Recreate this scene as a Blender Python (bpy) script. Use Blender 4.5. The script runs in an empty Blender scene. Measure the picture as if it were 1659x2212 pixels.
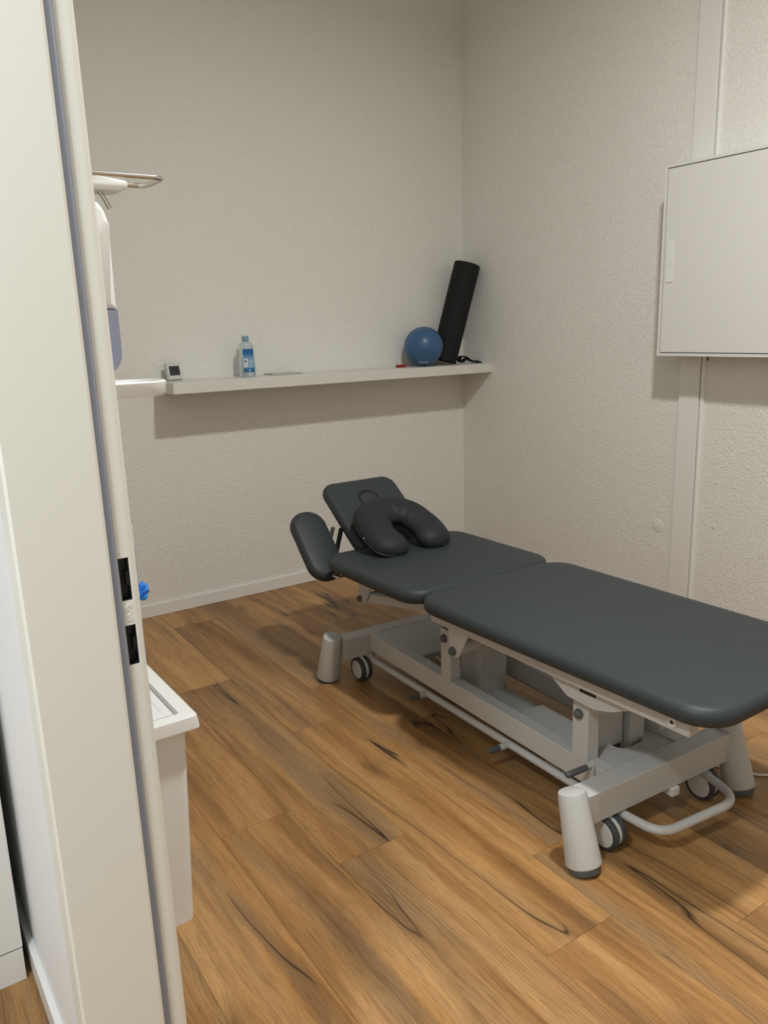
import bpy, bmesh, math, random
from mathutils import Vector, Matrix
PI = math.pi
S = bpy.context.scene
COL = S.collection
random.seed(7)

# ---------------------------------------------------------------- camera
CAM = (-3.1599, -3.7679, 1.3634); YAW, PITCH, ROLL, FPX = 0.5956, 0.2261, -0.028, 1727.05
cd = bpy.data.cameras.new('camera'); cam = bpy.data.objects.new('camera', cd); COL.objects.link(cam)
_f = Vector((math.sin(YAW)*math.cos(PITCH), math.cos(YAW)*math.cos(PITCH), -math.sin(PITCH)))
_r = Vector((math.cos(YAW), -math.sin(YAW), 0)); _u = _r.cross(_f)
_c, _s = math.cos(ROLL), math.sin(ROLL)
R_ = _r*_c + _u*_s; U_ = _u*_c - _r*_s
cam.matrix_world = Matrix(((R_.x, U_.x, -_f.x, CAM[0]), (R_.y, U_.y, -_f.y, CAM[1]), (R_.z, U_.z, -_f.z, CAM[2]), (0, 0, 0, 1)))
cd.sensor_fit = 'VERTICAL'; cd.sensor_height = 24; cd.lens = FPX/2212*24; cd.clip_start = .02
S.camera = cam
# ---------------------------------------------------------------- world, lights, exposure
w = bpy.data.worlds.new('world'); S.world = w; w.use_nodes = True
w.node_tree.nodes['Background'].inputs[0].default_value = (.8, .85, .9, 1); w.node_tree.nodes['Background'].inputs[1].default_value = .15
S.view_settings.view_transform = 'Standard'; S.view_settings.look = 'None'
S.view_settings.exposure = 0.0; S.view_settings.gamma = 1; S.view_settings.use_curve_mapping = False
LX, LY, CEIL = -1.72, -2.85, 3.4
def area(name, loc, size, power, col, shape='DISK', spread=180):
    l = bpy.data.lights.new(name, 'AREA'); l.shape = shape; l.size = size; l.energy = power; l.color = col; l.spread = math.radians(spread)
    o = bpy.data.objects.new(name, l); COL.objects.link(o); o.location = loc; return o
area('room_downlight', (LX, LY, CEIL-.045), .2, 60, (1, 1, .98), spread=165)
area('hall_downlight', (-3.95, -3.45, 2.95), .3, 58, (.90, .96, 1))

# ---------------------------------------------------------------- materials
def mat(name, col, rough=.5, metal=0, spec=.5, bump=None, trans=0, alpha=1, emit=None, var=None, ior=1.45, coat=0):
    m = bpy.data.materials.new(name); m.use_nodes = True; nt = m.node_tree; b = nt.nodes['Principled BSDF']
    b.inputs['Base Color'].default_value = (*col, 1); b.inputs['Roughness'].default_value = rough
    b.inputs['Metallic'].default_value = metal; b.inputs['Specular IOR Level'].default_value = spec
    b.inputs['Transmission Weight'].default_value = trans; b.inputs['Alpha'].default_value = alpha; b.inputs['IOR'].default_value = ior
    b.inputs['Coat Weight'].default_value = coat
    tc = nt.nodes.new('ShaderNodeTexCoord')
    if emit: b.inputs['Emission Color'].default_value = (*emit[0], 1); b.inputs['Emission Strength'].default_value = emit[1]
    if var:
        n = nt.nodes.new('ShaderNodeTexNoise'); n.inputs['Scale'].default_value = var[0]; n.inputs['Detail'].default_value = 4
        nt.links.new(tc.outputs['Object'], n.inputs['Vector'])
        mr = nt.nodes.new('ShaderNodeMapRange'); mr.inputs[3].default_value = 1-var[1]; mr.inputs[4].default_value = 1+var[1]
        mx = nt.nodes.new('ShaderNodeMix'); mx.data_type = 'RGBA'; mx.blend_type = 'MULTIPLY'; mx.inputs[0].default_value = 1
        mx.inputs[6].default_value = (*col, 1); nt.links.new(n.outputs[0], mr.inputs[0]); nt.links.new(mr.outputs[0], mx.inputs[7])
        nt.links.new(mx.outputs[2], b.inputs['Base Color'])
    if bump:
        bn = nt.nodes.new('ShaderNodeBump'); bn.inputs['Strength'].default_value = bump[1]; bn.inputs['Distance'].default_value = bump[2]
        n = nt.nodes.new('ShaderNodeTexNoise'); n.inputs['Scale'].default_value = bump[0]; n.inputs['Detail'].default_value = 3
        nt.links.new(tc.outputs['Object'], n.inputs['Vector']); nt.links.new(n.outputs[0], bn.inputs['Height'])
        nt.links.new(bn.outputs[0], b.inputs['Normal'])
    return m

def wall_mat():
    m = mat('woodchip_wall', (.80, .79, .74), .85, spec=.25, var=(.9, .03)); nt = m.node_tree; N = nt.nodes; L = nt.links
    b = N['Principled BSDF']; tc = N.new('ShaderNodeTexCoord')
    n1 = N.new('ShaderNodeTexNoise'); n1.inputs['Scale'].default_value = 95; n1.inputs['Detail'].default_value = 3; n1.inputs['Distortion'].default_value = .8
    r = N.new('ShaderNodeValToRGB'); r.color_ramp.elements[0].position = .44; r.color_ramp.elements[1].position = .66
    v = N.new('ShaderNodeTexNoise'); v.inputs['Scale'].default_value = 26; v.inputs['Detail'].default_value = 2
    ad = N.new('ShaderNodeMath'); ad.operation = 'ADD'
    for n in (n1, v): L.new(tc.outputs['Object'], n.inputs['Vector'])
    L.new(n1.outputs[0], r.inputs[0]); L.new(r.outputs[0], ad.inputs[0]); L.new(v.outputs[0], ad.inputs[1])
    bp = N.new('ShaderNodeBump'); bp.inputs['Strength'].default_value = .6; bp.inputs['Distance'].default_value = .0023
    L.new(ad.outputs[0], bp.inputs['Height']); L.new(bp.outputs[0], b.inputs['Normal'])
    return m

def wood_mat():
    m = bpy.data.materials.new('oak_plank'); m.use_nodes = True; nt = m.node_tree; N = nt.nodes; L = nt.links; b = N['Principled BSDF']
    def nd(t, **k):
        n = N.new('ShaderNode'+t)
        for a, v in k.items():
            if a.startswith('i_'):
                key = a[2:].replace('_', ' '); n.inputs[key].default_value = v
            else: setattr(n, a, v)
        return n
    def math_(op, a, c=None, cl=False):
        n = N.new('ShaderNodeMath'); n.operation = op; n.use_clamp = cl
        for i, x in enumerate((a, c)):
            if x is None: continue
            if isinstance(x, (int, float)): n.inputs[i].default_value = x
            else: L.new(x, n.inputs[i])
        return n.outputs[0]
    def ramp(src, stops):
        r = N.new('ShaderNodeValToRGB'); cr = r.color_ramp
        while len(cr.elements) < len(stops): cr.elements.new(.5)
        for e, (p, c) in zip(cr.elements, stops): e.position = p; e.color = (*c, 1)
        L.new(src, r.inputs[0]); return r.outputs[0]
    def mixc(f, a, c, bt='MIX'):
        n = N.new('ShaderNodeMix'); n.data_type = 'RGBA'; n.blend_type = bt
        if isinstance(f, float): n.inputs[0].default_value = f
        else: L.new(f, n.inputs[0])
        for i, x in ((6, a), (7, c)):
            if isinstance(x, tuple): n.inputs[i].default_value = (*x, 1)
            else: L.new(x, n.inputs[i])
        return n.outputs[2]
    tc = N.new('ShaderNodeTexCoord'); oi = N.new('ShaderNodeObjectInfo')
    off = nd('VectorMath', operation='SCALE'); cb = N.new('ShaderNodeCombineXYZ')
    L.new(oi.outputs['Random'], cb.inputs[0]); L.new(oi.outputs['Random'], cb.inputs[1]); L.new(oi.outputs['Random'], cb.inputs[2])
    L.new(cb.outputs[0], off.inputs[0]); off.inputs['Scale'].default_value = 57.0
    ps = nd('VectorMath', operation='ADD'); L.new(tc.outputs['Object'], ps.inputs[0]); L.new(off.outputs[0], ps.inputs[1])
    # warp for knots: sparse voronoi
    mk = nd('Mapping'); mk.inputs['Scale'].default_value = (3.2, 1.5, 1); L.new(ps.outputs[0], mk.inputs[0])
    vo = nd('TexVoronoi'); vo.inputs['Scale'].default_value = 1.0; vo.inputs['Randomness'].default_value = .9; vo.voronoi_dimensions = '2D'; L.new(mk.outputs[0], vo.inputs['Vector'])
    kn = ramp(vo.outputs['Distance'], [(0, (1, 1, 1)), (.05, (.6, .6, .6)), (.17, (0, 0, 0))])
    sel = N.new('ShaderNodeSeparateColor'); L.new(vo.outputs['Color'], sel.inputs[0])
    has = math_('GREATER_THAN', sel.outputs[0], .45)
    knot = math_('MULTIPLY', kn, has)
    wav = nd('TexNoise'); wav.inputs['Scale'].default_value = 2.2; wav.inputs['Detail'].default_value = 2
    mw = nd('Mapping'); mw.inputs['Scale'].default_value = (1.6, .8, 1); L.new(ps.outputs[0], mw.inputs[0]); L.new(mw.outputs[0], wav.inputs['Vector'])
    sx = N.new('ShaderNodeSeparateXYZ'); L.new(ps.outputs[0], sx.inputs[0])
    w1 = math_('MULTIPLY', math_('SUBTRACT', wav.outputs[0], .5), .045)
    w2 = math_('MULTIPLY', knot, .03)
    x2 = math_('ADD', math_('ADD', sx.outputs[0], w1), w2)
    def streak(sxv, syv, detail, rough=.6):
        c = N.new('ShaderNodeCombineXYZ'); L.new(math_('MULTIPLY', x2, sxv), c.inputs[0]); L.new(math_('MULTIPLY', sx.outputs[1], syv), c.inputs[1])
        L.new(sx.outputs[2], c.inputs[2])
        n = nd('TexNoise'); n.inputs['Scale'].default_value = 1; n.inputs['Detail'].default_value = detail; n.inputs['Roughness'].default_value = rough
        L.new(c.outputs[0], n.inputs['Vector']); return n.outputs[0]
    broad = streak(12, .75, 4, .55); mid = streak(60, 2.2, 4); fine = streak(420, 16, 5, .75); crk = streak(3.6, .30, 3, .5); cm = streak(5, 1.0, 1)
    base = ramp(broad, [(.26, (.150, .074, .030)), (.40, (.275, .143, .056)), (.52, (.385, .213, .088)), (.70, (.47, .282, .128))])
    grey = ramp(streak(8, .9, 3), [(.52, (0, 0, 0)), (.66, (.75, .75, .75))])
    base = mixc(grey, base, (.235, .150, .082))
    m2 = ramp(mid, [(.28, (.72, .67, .62)), (.5, (1, 1, 1)), (.72, (1.10, 1.08, 1.04))])
    col = mixc(1.0, base, m2, 'MULTIPLY')
    f2 = ramp(fine, [(.36, (.62, .57, .52)), (.5, (1, 1, 1)), (.68, (1.16, 1.14, 1.12))])
    col = mixc(.8, col, f2, 'MULTIPLY')
    # growth rings around the heart of the plank (cathedral figure)
    rg = math_('MULTIPLY', math_('ADD', x2, math_('MULTIPLY', wav.outputs[0], .12)), 620)
    rings = math_('MULTIPLY', math_('ADD', math_('SINE', rg), 1), .5)
    rmask = ramp(streak(5, 1.1, 1), [(.52, (0, 0, 0)), (.62, (1, 1, 1))])
    col = mixc(math_('MULTIPLY', math_('MULTIPLY', rings, rmask), .16), col, (.60, .43, .25))
    # cracks
    cr = math_('ABSOLUTE', math_('SUBTRACT', crk, .5))
    line = ramp(cr, [(0, (1, 1, 1)), (.0008, (.9, .9, .9)), (.0030, (0, 0, 0))])
    halo = ramp(cr, [(0, (.45, .45, .45)), (.035, (0, 0, 0))])
    msk = ramp(cm, [(.53, (0, 0, 0)), (.58, (1, 1, 1))])
    col = mixc(math_('MULTIPLY', halo, msk), col, (.145, .085, .042))
    col = mixc(math_('MULTIPLY', line, msk), col, (.028, .016, .009))
    kd = ramp(vo.outputs['Distance'], [(0, (1, 1, 1)), (.02, (.8, .8, .8)), (.07, (.35, .35, .35)), (.14, (0, 0, 0))])
    col = mixc(math_('MULTIPLY', math_('MULTIPLY', kd, has), .7), col, (.10, .058, .028))
    hs = nd('HueSaturation'); L.new(col, hs.inputs['Color'])
    vr = nd('MapRange'); vr.inputs[3].default_value = .86; vr.inputs[4].default_value = 1.12; L.new(oi.outputs['Random'], vr.inputs[0]); L.new(vr.outputs[0], hs.inputs['Value'])
    hs.inputs['Saturation'].default_value = 1.05
    L.new(hs.outputs[0], b.inputs['Base Color'])
    b.inputs['Roughness'].default_value = .42; b.inputs['Specular IOR Level'].default_value = .35
    bp = nd('Bump'); bp.inputs['Strength'].default_value = .25; bp.inputs['Distance'].default_value = .0008; L.new(fine, bp.inputs['Height']); L.new(bp.outputs[0], b.inputs['Normal'])
    return m

M = dict(
    wall=wall_mat(), wood=wood_mat(),
    hallwall=mat('bright_hall_paint', (.88, .89, .90), .6, bump=(60, .08, .0004)),
    ceil=mat('ceiling_paint', (.78, .775, .76), .9),
    white=mat('white_plastic', (.80, .80, .78), .38, var=(3, .01)),
    lacquer=mat('white_lacquer', (.74, .73, .70), .42, var=(2, .015)),
    shelf=mat('shelf_laminate', (.70, .69, .64), .38, bump=(60, .1, .0004)),
    frame=mat('cream_steel_frame', (.74, .73, .67), .4, bump=(25, .08, .0006)),
    trim=mat('painted_trim', (.79, .78, .74), .5, bump=(40, .15, .0005)),
    gasket=mat('rubber_gasket', (.27, .29, .36), .6, bump=(80, .2, .0003)),
    black=mat('black_plastic', (.012, .012, .013), .45, bump=(200, .1, .0002)),
    foam=mat('black_foam', (.010, .0105, .0105), .75, spec=.3, bump=(400, .4, .0004)),
    steel=mat('chrome_steel', (.62, .60, .57), .22, metal=1, bump=(100, .05, .0001)),
    powder=mat('grey_powder_coat', (.46, .455, .435), .42, bump=(900, .18, .0003), var=(8, .015)),
    rubber=mat('grey_rubber', (.085, .09, .095), .55, bump=(300, .2, .0003)),
    tyre=mat('dark_tyre', (.045, .05, .055), .55, bump=(300, .2, .0002)),
    hub=mat('white_hub', (.62, .61, .58), .45, var=(12, .03)),
    vinyl=mat('charcoal_vinyl', (.031, .0385, .0425), .5, spec=.4, bump=(700, .12, .0003), var=(4, .04)),
    vinyld=mat('dark_vinyl', (.019, .022, .024), .58, spec=.3, bump=(700, .12, .0003), var=(4, .04)),
    ball=mat('blue_ball_rubber', (.042, .115, .235), .34, bump=(500, .1, .0002), var=(6, .05)),
    red=mat('red_plastic', (.30, .008, .014), .5, var=(20, .05)),
    blueglove=mat('blue_nitrile', (.03, .22, .72), .5, bump=(120, .3, .0008)),
    bluebox=mat('blue_card', (.03, .12, .42), .6, var=(30, .05)),
    whitecard=mat('white_card', (.7, .7, .68), .6, var=(30, .03)),
    tank=mat('smoky_blue_plastic', (.40, .44, .60), .25, trans=.35, var=(15, .05)),
    oil=mat('clear_bottle', (.72, .80, .84), .08, trans=.75, ior=1.3, var=(15, .02)),
    cap=mat('pale_blue_cap', (.18, .34, .46), .4, var=(15, .03)),
    lblb=mat('label_blue', (.008, .125, .33), .45, var=(40, .03)),
    lblp=mat('label_pale_blue', (.20, .36, .53), .5, var=(40, .03)),
    lblw=mat('label_white', (.72, .74, .76), .5, var=(40, .03)),
    ink=mat('dark_ink', (.03, .035, .05), .6, var=(40, .03)),
    screen=mat('dark_display', (.035, .04, .038), .25, var=(20, .05)),
    segm=mat('display_segments', (.012, .014, .013), .5, var=(20, .05)),
    grey=mat('pale_grey_plastic', (.50, .50, .50), .45, var=(20, .03)),
    print=mat('white_print', (.75, .77, .8), .5, var=(50, .03)),
    cord=mat('white_cord', (.72, .71, .68), .45, var=(20, .03)),
    lamp=mat('lamp_diffuser', (.9, .9, .88), .5, emit=((1, .94, .85), 4)),
)

# ---------------------------------------------------------------- helpers
def finish(name, bm, m, parent=None, origin=None, smooth=False, angle=None):
    me = bpy.data.meshes.new(name)
    bmesh.ops.recalc_face_normals(bm, faces=bm.faces)
    wo = Vector(origin) if origin is not None else (Vector(parent['wo']) if parent is not None else Vector((0, 0, 0)))
    for v in bm.verts: v.co -= wo
    bm.to_mesh(me); bm.free()
    if smooth:
        me.polygons.foreach_set('use_smooth', [True]*len(me.polygons))
        me.set_sharp_from_angle(angle=math.radians(angle or 40))
    me.materials.append(m)
    o = bpy.data.objects.new(name, me); COL.objects.link(o); o['wo'] = tuple(wo)
    if parent is not None: o.parent = parent; o.location = wo - Vector(parent['wo'])
    else: o.location = wo
    return o
def thing(name, label, cat, loc, group=None):
    o = bpy.data.objects.new(name, None); COL.objects.link(o); o.location = loc; o['wo'] = tuple(loc); o.empty_display_size = .1
    o['label'] = label; o['category'] = cat
    if group: o['group'] = group
    return o
def tag(o, label, cat, group=None):
    o['label'] = label; o['category'] = cat
    if group: o['group'] = group
    return o
def struct(name, bm, m, parent=None, **k):
    o = finish(name, bm, m, parent, **k)
    if parent is None: o['kind'] = 'structure'
    return o
def box(bm, x0, x1, y0, y1, z0, z1, bev=0, seg=2, mx=None):
    r = bmesh.ops.create_cube(bm, size=1)['verts']
    for v in r:
        v.co = Vector(((x0+x1)/2+v.co.x*(x1-x0), (y0+y1)/2+v.co.y*(y1-y0), (z0+z1)/2+v.co.z*(z1-z0)))
    if bev:
        es = list({e for v in r for e in v.link_edges})
        rr = bmesh.ops.bevel(bm, geom=es, offset=bev, segments=seg, profile=.5, affect='EDGES', clamp_overlap=True)
        r = list({v for f in rr['faces'] for v in f.verts} | {v for v in r if v.is_valid})
    if mx is not None:
        for v in r: v.co = mx @ v.co
    return r
def B(*a, **k):
    bm = bmesh.new(); box(bm, *a, **k); return bm
def frame_of(d):
    d = d.normalized(); a = Vector((0, 0, 1)) if abs(d.z) < .9 else Vector((1, 0, 0))
    x = a.cross(d).normalized(); return x, d.cross(x)
def cyl(bm, p0, p1, r0, r1=None, n=24, bev=0):
    """closed frustum from p0 to p1, optional rounded rims"""
    p0, p1 = Vector(p0), Vector(p1); r1 = r0 if r1 is None else r1; d = p1-p0; L = d.length; d = d.normalized(); x, y = frame_of(d)
    prof = [(0, r0), (L, r1)] if not bev else [(0, r0-bev), (bev*.3, r0-bev*.3), (bev, r0), (L-bev, r1), (L-bev*.3, r1-bev*.3), (L, r1-bev)]
    rings = [[bm.verts.new(p0+d*t+(x*math.cos(2*PI*i/n)+y*math.sin(2*PI*i/n))*r) for i in range(n)] for t, r in prof]
    for a, b in zip(rings, rings[1:]):
        for i in range(n): bm.faces.new((a[i], a[(i+1) % n], b[(i+1) % n], b[i]))
    bm.faces.new(rings[0][::-1]); bm.faces.new(rings[-1])
def lathe(bm, c, ax, prof, n=32):
    """prof: (t, r) along ax from c"""
    c = Vector(c); d = Vector(ax).normalized(); x, y = frame_of(d)
    rings = []
    for t, r in prof:
        rings.append([bm.verts.new(c+d*t)] if r < 1e-6 else [bm.verts.new(c+d*t+(x*math.cos(2*PI*i/n)+y*math.sin(2*PI*i/n))*r) for i in range(n)])
    for a, b in zip(rings, rings[1:]):
        for i in range(n):
            j = (i+1) % n
            if len(a) == 1 and len(b) == 1: break
            if len(a) == 1: bm.faces.new((a[0], b[i], b[j]))
            elif len(b) == 1: bm.faces.new((a[i], a[j], b[0]))
            else: bm.faces.new((a[i], a[j], b[j], b[i]))
    if len(rings[0]) > 1: bm.faces.new(rings[0][::-1])
    if len(rings[-1]) > 1: bm.faces.new(rings[-1])
def smooth_path(pts, r=.03, n=6):
    pts = [Vector(p) for p in pts]; out = [pts[0]]
    for a, b, c in zip(pts, pts[1:], pts[2:]):
        q = min(r, (a-b).length*.48, (c-b).length*.48)
        p0 = b+(a-b).normalized()*q; p2 = b+(c-b).normalized()*q
        for i in range(n+1):
            t = i/n; out.append(p0*(1-t)**2+b*2*t*(1-t)+p2*t*t)
    out.append(pts[-1]); return out
def sweep(bm, path, rx, ry=None, n=14, up=None, closed=False, rs=None):
    path = [Vector(p) for p in path]; ry = ry or rx; N = len(path); rings = []; px = None
    for i, p in enumerate(path):
        a = path[i-1] if (i or closed) else p; b = path[(i+1) % N] if (i < N-1 or closed) else p
        d = (b-a).normalized()
        if up is not None: y = (Vector(up)-d*Vector(up).dot(d)).normalized(); x = y.cross(d)
        else:
            if px is None: x, y = frame_of(d)
            else: x = (px-d*px.dot(d)).normalized(); y = d.cross(x)
            px = x
        k = rs[i] if rs else 1
        rings.append([bm.verts.new(p+x*math.cos(2*PI*j/n)*rx*k+y*math.sin(2*PI*j/n)*ry*k) for j in range(n)])
    for a, b in (zip(rings, rings[1:]+rings[:1]) if closed else zip(rings, rings[1:])):
        for j in range(n): bm.faces.new((a[j], a[(j+1) % n], b[(j+1) % n], b[j]))
    if not closed: bm.faces.new(rings[0][::-1]); bm.faces.new(rings[-1])
def prism(bm, pts, d):
    """closed planar polygon extruded by vector d"""
    d = Vector(d); a = [bm.verts.new(Vector(p)) for p in pts]; b = [bm.verts.new(Vector(p)+d) for p in pts]; n = len(pts)
    bm.faces.new(a[::-1]); bm.faces.new(b)
    for i in range(n): bm.faces.new((a[i], a[(i+1) % n], b[(i+1) % n], b[i]))
def rrect(hx, hy, r, n=8):
    r = max(1e-4, min(r, hx-1e-4, hy-1e-4)); out = []
    for k, (sx, sy) in enumerate(((1, 1), (-1, 1), (-1, -1), (1, -1))):
        for i in range(n+1):
            a = PI/2*k+PI/2*i/n
            out.append((sx*(hx-r)+r*math.cos(a), sy*(hy-r)+r*math.sin(a)))
    return out
def cushion(hx, hy, r, th, mx, crown=.006, edge=.03, n=10, warp=None):
    """soft pad: rounded rectangle in plan, round edges, slight crown; mx places it (z up = top)"""
    bm = bmesh.new(); prof = []
    for i in range(9):                                              # bottom edge to top edge, superellipse half
        a = -PI/2+PI*i/8
        prof.append((edge*(1-math.cos(a)**.8), th/2+th/2*math.copysign(abs(math.sin(a))**.9, math.sin(a))))
    top = prof[-1][0]; m_ = min(hx, hy)
    for q in (.12, .28, .5, .75): prof.append((top+(m_-top)*q*.97, th+crown*(1-(1-q)**2)))
    rings = []
    for ins, z in prof:
        rings.append([bm.verts.new((x, y, z)) for x, y in rrect(hx-ins, hy-ins, r-ins*.8 if r-ins*.8 > .004 else .004, n)])
    for a, b in zip(rings, rings[1:]):
        k = len(a)
        for i in range(k): bm.faces.new((a[i], a[(i+1) % k], b[(i+1) % k], b[i]))
    bm.faces.new(rings[0][::-1]); bm.faces.new(rings[-1])
    for v in bm.verts:
        if warp: v.co = warp(v.co)
        v.co = mx @ v.co
    return bm
def text_mesh(s, size, extrude, bold=False):
    cu = bpy.data.curves.new('t', 'FONT'); cu.body = s; cu.size = size; cu.extrude = extrude; cu.align_x = 'CENTER'; cu.align_y = 'CENTER'; cu.resolution_u = 3
    if bold: cu.offset = size*.02
    o = bpy.data.objects.new('t', cu); COL.objects.link(o); dg = bpy.context.evaluated_depsgraph_get(); dg.update()
    me = bpy.data.meshes.new_from_object(o.evaluated_get(dg)); bm = bmesh.new(); bm.from_mesh(me)
    bpy.data.objects.remove(o); bpy.data.curves.remove(cu); bpy.data.meshes.remove(me); return bm

# ================================================================= room shell
X0, Y0 = -4.8, -4.8
struct('floor', B(X0-.1, .1, Y0-.1, .1, -.12, -.003), mat('screed', (.12, .075, .035), .8, var=(5, .1)))
floor = bpy.data.objects['floor']
def seam(k, y): return -1.829-.216*k+.022*(y+2.7)
def clip(poly, ax, val, keep_less):
    out = []
    for a, b in zip(poly, poly[1:]+poly[:1]):
        ia = (a[ax] <= val) == keep_less; ib = (b[ax] <= val) == keep_less
        if ia: out.append(a)
        if ia != ib:
            t = (val-a[ax])/(b[ax]-a[ax]); out.append((a[0]+(b[0]-a[0])*t, a[1]+(b[1]-a[1])*t))
    return out
joints = {0: -2.446, 1: -2.714, 2: -.93, 3: -1.88, 4: -2.62, -1: -1.66, -2: -.635, -3: -2.05, -4: -1.2}
for k in range(-9, 15):
    j = joints.get(k, -(abs(k)*.457 % 1.24)-.3)
    while j < .4: j += 1.24
    y1 = j
    while y1 > Y0:
        y0 = y1-1.24; g = .0004
        poly = [(seam(k, y0)+g, y0+g), (seam(k-1, y0)-g, y0+g), (seam(k-1, y1)-g, y1-g), (seam(k, y1)+g, y1-g)]
        for ax, v, kl in ((0, -.0005, True), (0, X0, False), (1, -.0005, True), (1, Y0, False)):
            if poly: poly = clip(poly, ax, v, kl)
        if len(poly) > 2:
            cx = (seam(k, y0)+seam(k-1, y1))/2; cy = (y0+y1)/2; zt = -random.uniform(0, .00015)
            bm = bmesh.new(); prism(bm, [(x, y, -.003) for x, y in poly], (0, 0, .003+zt))
            finish('plank', bm, M['wood'], floor, origin=(cx, cy, 0))
        y1 = y0
struct('ceiling', B(X0-.1, .1, Y0-.1, .1, CEIL, CEIL+.1), M['ceil'])
struct('wall_back', B(X0-.1, .12, 0, .12, 0, CEIL), M['wall'])
struct('wall_right', B(0, .12, Y0, 0, 0, CEIL), M['wall'])
wall_right = bpy.data.objects['wall_right']
struct('wall_front', B(X0-.1, .12, Y0-.1, Y0, 0, CEIL), M['wall'])
struct('wall_hall', B(X0-.1, X0, Y0, 0, 0, CEIL), M['wall'])
YJ, YK, XH, XR = -2.82, -3.72, -2.972, -2.902
bm = bmesh.new(); box(bm, XH, XR, YJ+.04, 0, 0, CEIL); box(bm, XH, XR, Y0, YK-.04, 0, CEIL); box(bm, XH, XR, YK-.04, YJ+.04, 2.09, CEIL)
wl = struct('wall_left', bm, M['wall']); wl.data.materials.append(M['hallwall'])
for p in wl.data.polygons:
    if p.center.x < XH+.001: p.material_index = 1
# boards and beads on the right wall
o = struct('trim_1', B(-.016, 0, -1.622, -1.522, 0, CEIL, bev=.002), M['trim'])
bm = bmesh.new(); sweep(bm, [(-.003, -1.634, .0), (-.003, -1.634, CEIL)], .011, .010, n=10, up=(1, 0, 0)); finish('caulk_bead', bm, M['trim'], o, smooth=True)
for n_, a in (('back', (-2.9, 0, -.012, 0)), ('right', (-.012, 0, -1.52, -.012)), ('left', (XR, XR+.012, -2.76, -.012))):
    struct('baseboard_'+n_, B(*a, 0, .062, bev=.002), M['trim'])
struct('baseboard_right_2', B(-.012, 0, Y0, -1.65, 0, .062, bev=.002), M['trim'])
struct('baseboard_hall', B(XH-.014, XH, -2.775, -.0, 0, .065, bev=.002), M['lacquer'])
for (y, z, r) in ((-1.729, .659, .006), (-1.73, .459, .007), (-.727, .856, .005), (-1.04, .474, .005), (-1.36, 1.15, .004)):
    bm = bmesh.new(); lathe(bm, (0, y, z), (-1, 0, 0), [(0, r*1.2), (.003, r), (.003, r*.5), (.001, r*.4), (.001, 0)], 12); finish('wall_plug', bm, M['trim'], wall_right, smooth=True)
bm = bmesh.new(); lathe(bm, (0, -1.433, .407), (-1, 0, 0), [(0, .034), (.0012, .031), (.0016, 0)], 28); finish('filler_patch', bm, M['wall'], wall_right, smooth=True)

# ---------------------------------------------------------------- steel door frame with strike holes
def jamb_profile(s, y):          # s=+1: jamb body lies toward +y of opening edge y
    pts = [(-2.975, y+s*.05), (-3.014, y+s*.05), (-3.016, y+s*.048), (-3.016, y+s*.004), (-3.013, y), (-2.916, y), (-2.9125, y+s*.002), (-2.9125, y+s*.020),
           (-2.9025, y+s*.020), (-2.9025, y+s*.013)]
    for i in range(5):
        a = PI/2*i/4; pts.append((-2.8995-.003*math.cos(a), y+s*(.012+.0035*(1-math.sin(a)))))
    for i in range(9):
        a = PI/2*i/8; pts.append((-2.888+.0115*math.sin(a), y+s*(.012+.0115*(1-math.cos(a)))))
    pts += [(-2.8765, y+s*.055), (-2.8785, y+s*.057), (-2.899, y+s*.057)]
    return pts
HOLES = ((.958, 1.011), (1.043, 1.098))
bm = bmesh.new(); P = jamb_profile(1, YJ)
cuts = [0, HOLES[0][0], HOLES[0][1], HOLES[1][0], HOLES[1][1], 2.12]
for i, (a, b) in enumerate(zip(cuts, cuts[1:])):
    if i % 2 == 0: prism(bm, [(x, y, a) for x, y in P], (0, 0, b-a))
    else:
        Q = []
        for x, y in P:
            if -2.900 < x < -2.8875 and abs(y-(YJ+.012)) < .002: continue
            Q.append((x, y))
        ins = next(i for i, (x, y) in enumerate(Q) if x > -2.888 and y > YJ+.0119 and x < -2.876)
        Q[ins:ins] = [(-2.9005, YJ+.0125), (-2.9005, YJ+.030), (-2.8875, YJ+.030), (-2.8875, YJ+.0125)]
        prism(bm, [(x, y, a) for x, y in Q], (0, 0, b-a))
prism(bm, [(x, y, 0) for x, y in jamb_profile(-1, YK)], (0, 0, 2.12))
box(bm, -3.016, -2.8765, YK+.001, YJ-.001, 2.06, 2.12)
door1 = struct('door_1', bm, M['frame'])
bm = bmesh.new(); box(bm, -2.9123, -2.9028, YJ+.007, YJ+.0195, 0, 2.05, bev=.002, seg=3); finish('gasket', bm, M['gasket'], door1, smooth=True)
for a, b in HOLES:
    bm = bmesh.new(); box(bm, -2.9004, -2.8876, YJ+.024, YJ+.0299, a+.0002, b-.0002)
    box(bm, -2.9004, -2.8995, YJ+.0135, YJ+.025, a+.0002, b-.0002); box(bm, -2.8885, -2.8876, YJ+.0135, YJ+.025, a+.0002, b-.0002)
    box(bm, -2.9004, -2.8876, YJ+.0135, YJ+.025, a+.0002, a+.0015); box(bm, -2.9004, -2.8876, YJ+.0135, YJ+.025, b-.0015, b-.0002)
    box(bm, -2.892, -2.8876, YJ+.016, YJ+.025, (a+b)/2-.009, (a+b)/2+.009)
    finish('strike_box', bm, M['black'], door1)
bm = text_mesh('BOS', .0125, .0006)
mx = Matrix.Translation((-2.8945, YJ+.0119, 1.027)) @ Matrix(((0, -1, 0, 0), (0, 0, -1, 0), (1, 0, 0, 0), (0, 0, 0, 1)))
for v in bm.verts: v.co = mx @ v.co
finish('embossed_lettering', bm, M['frame'], door1)

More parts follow.
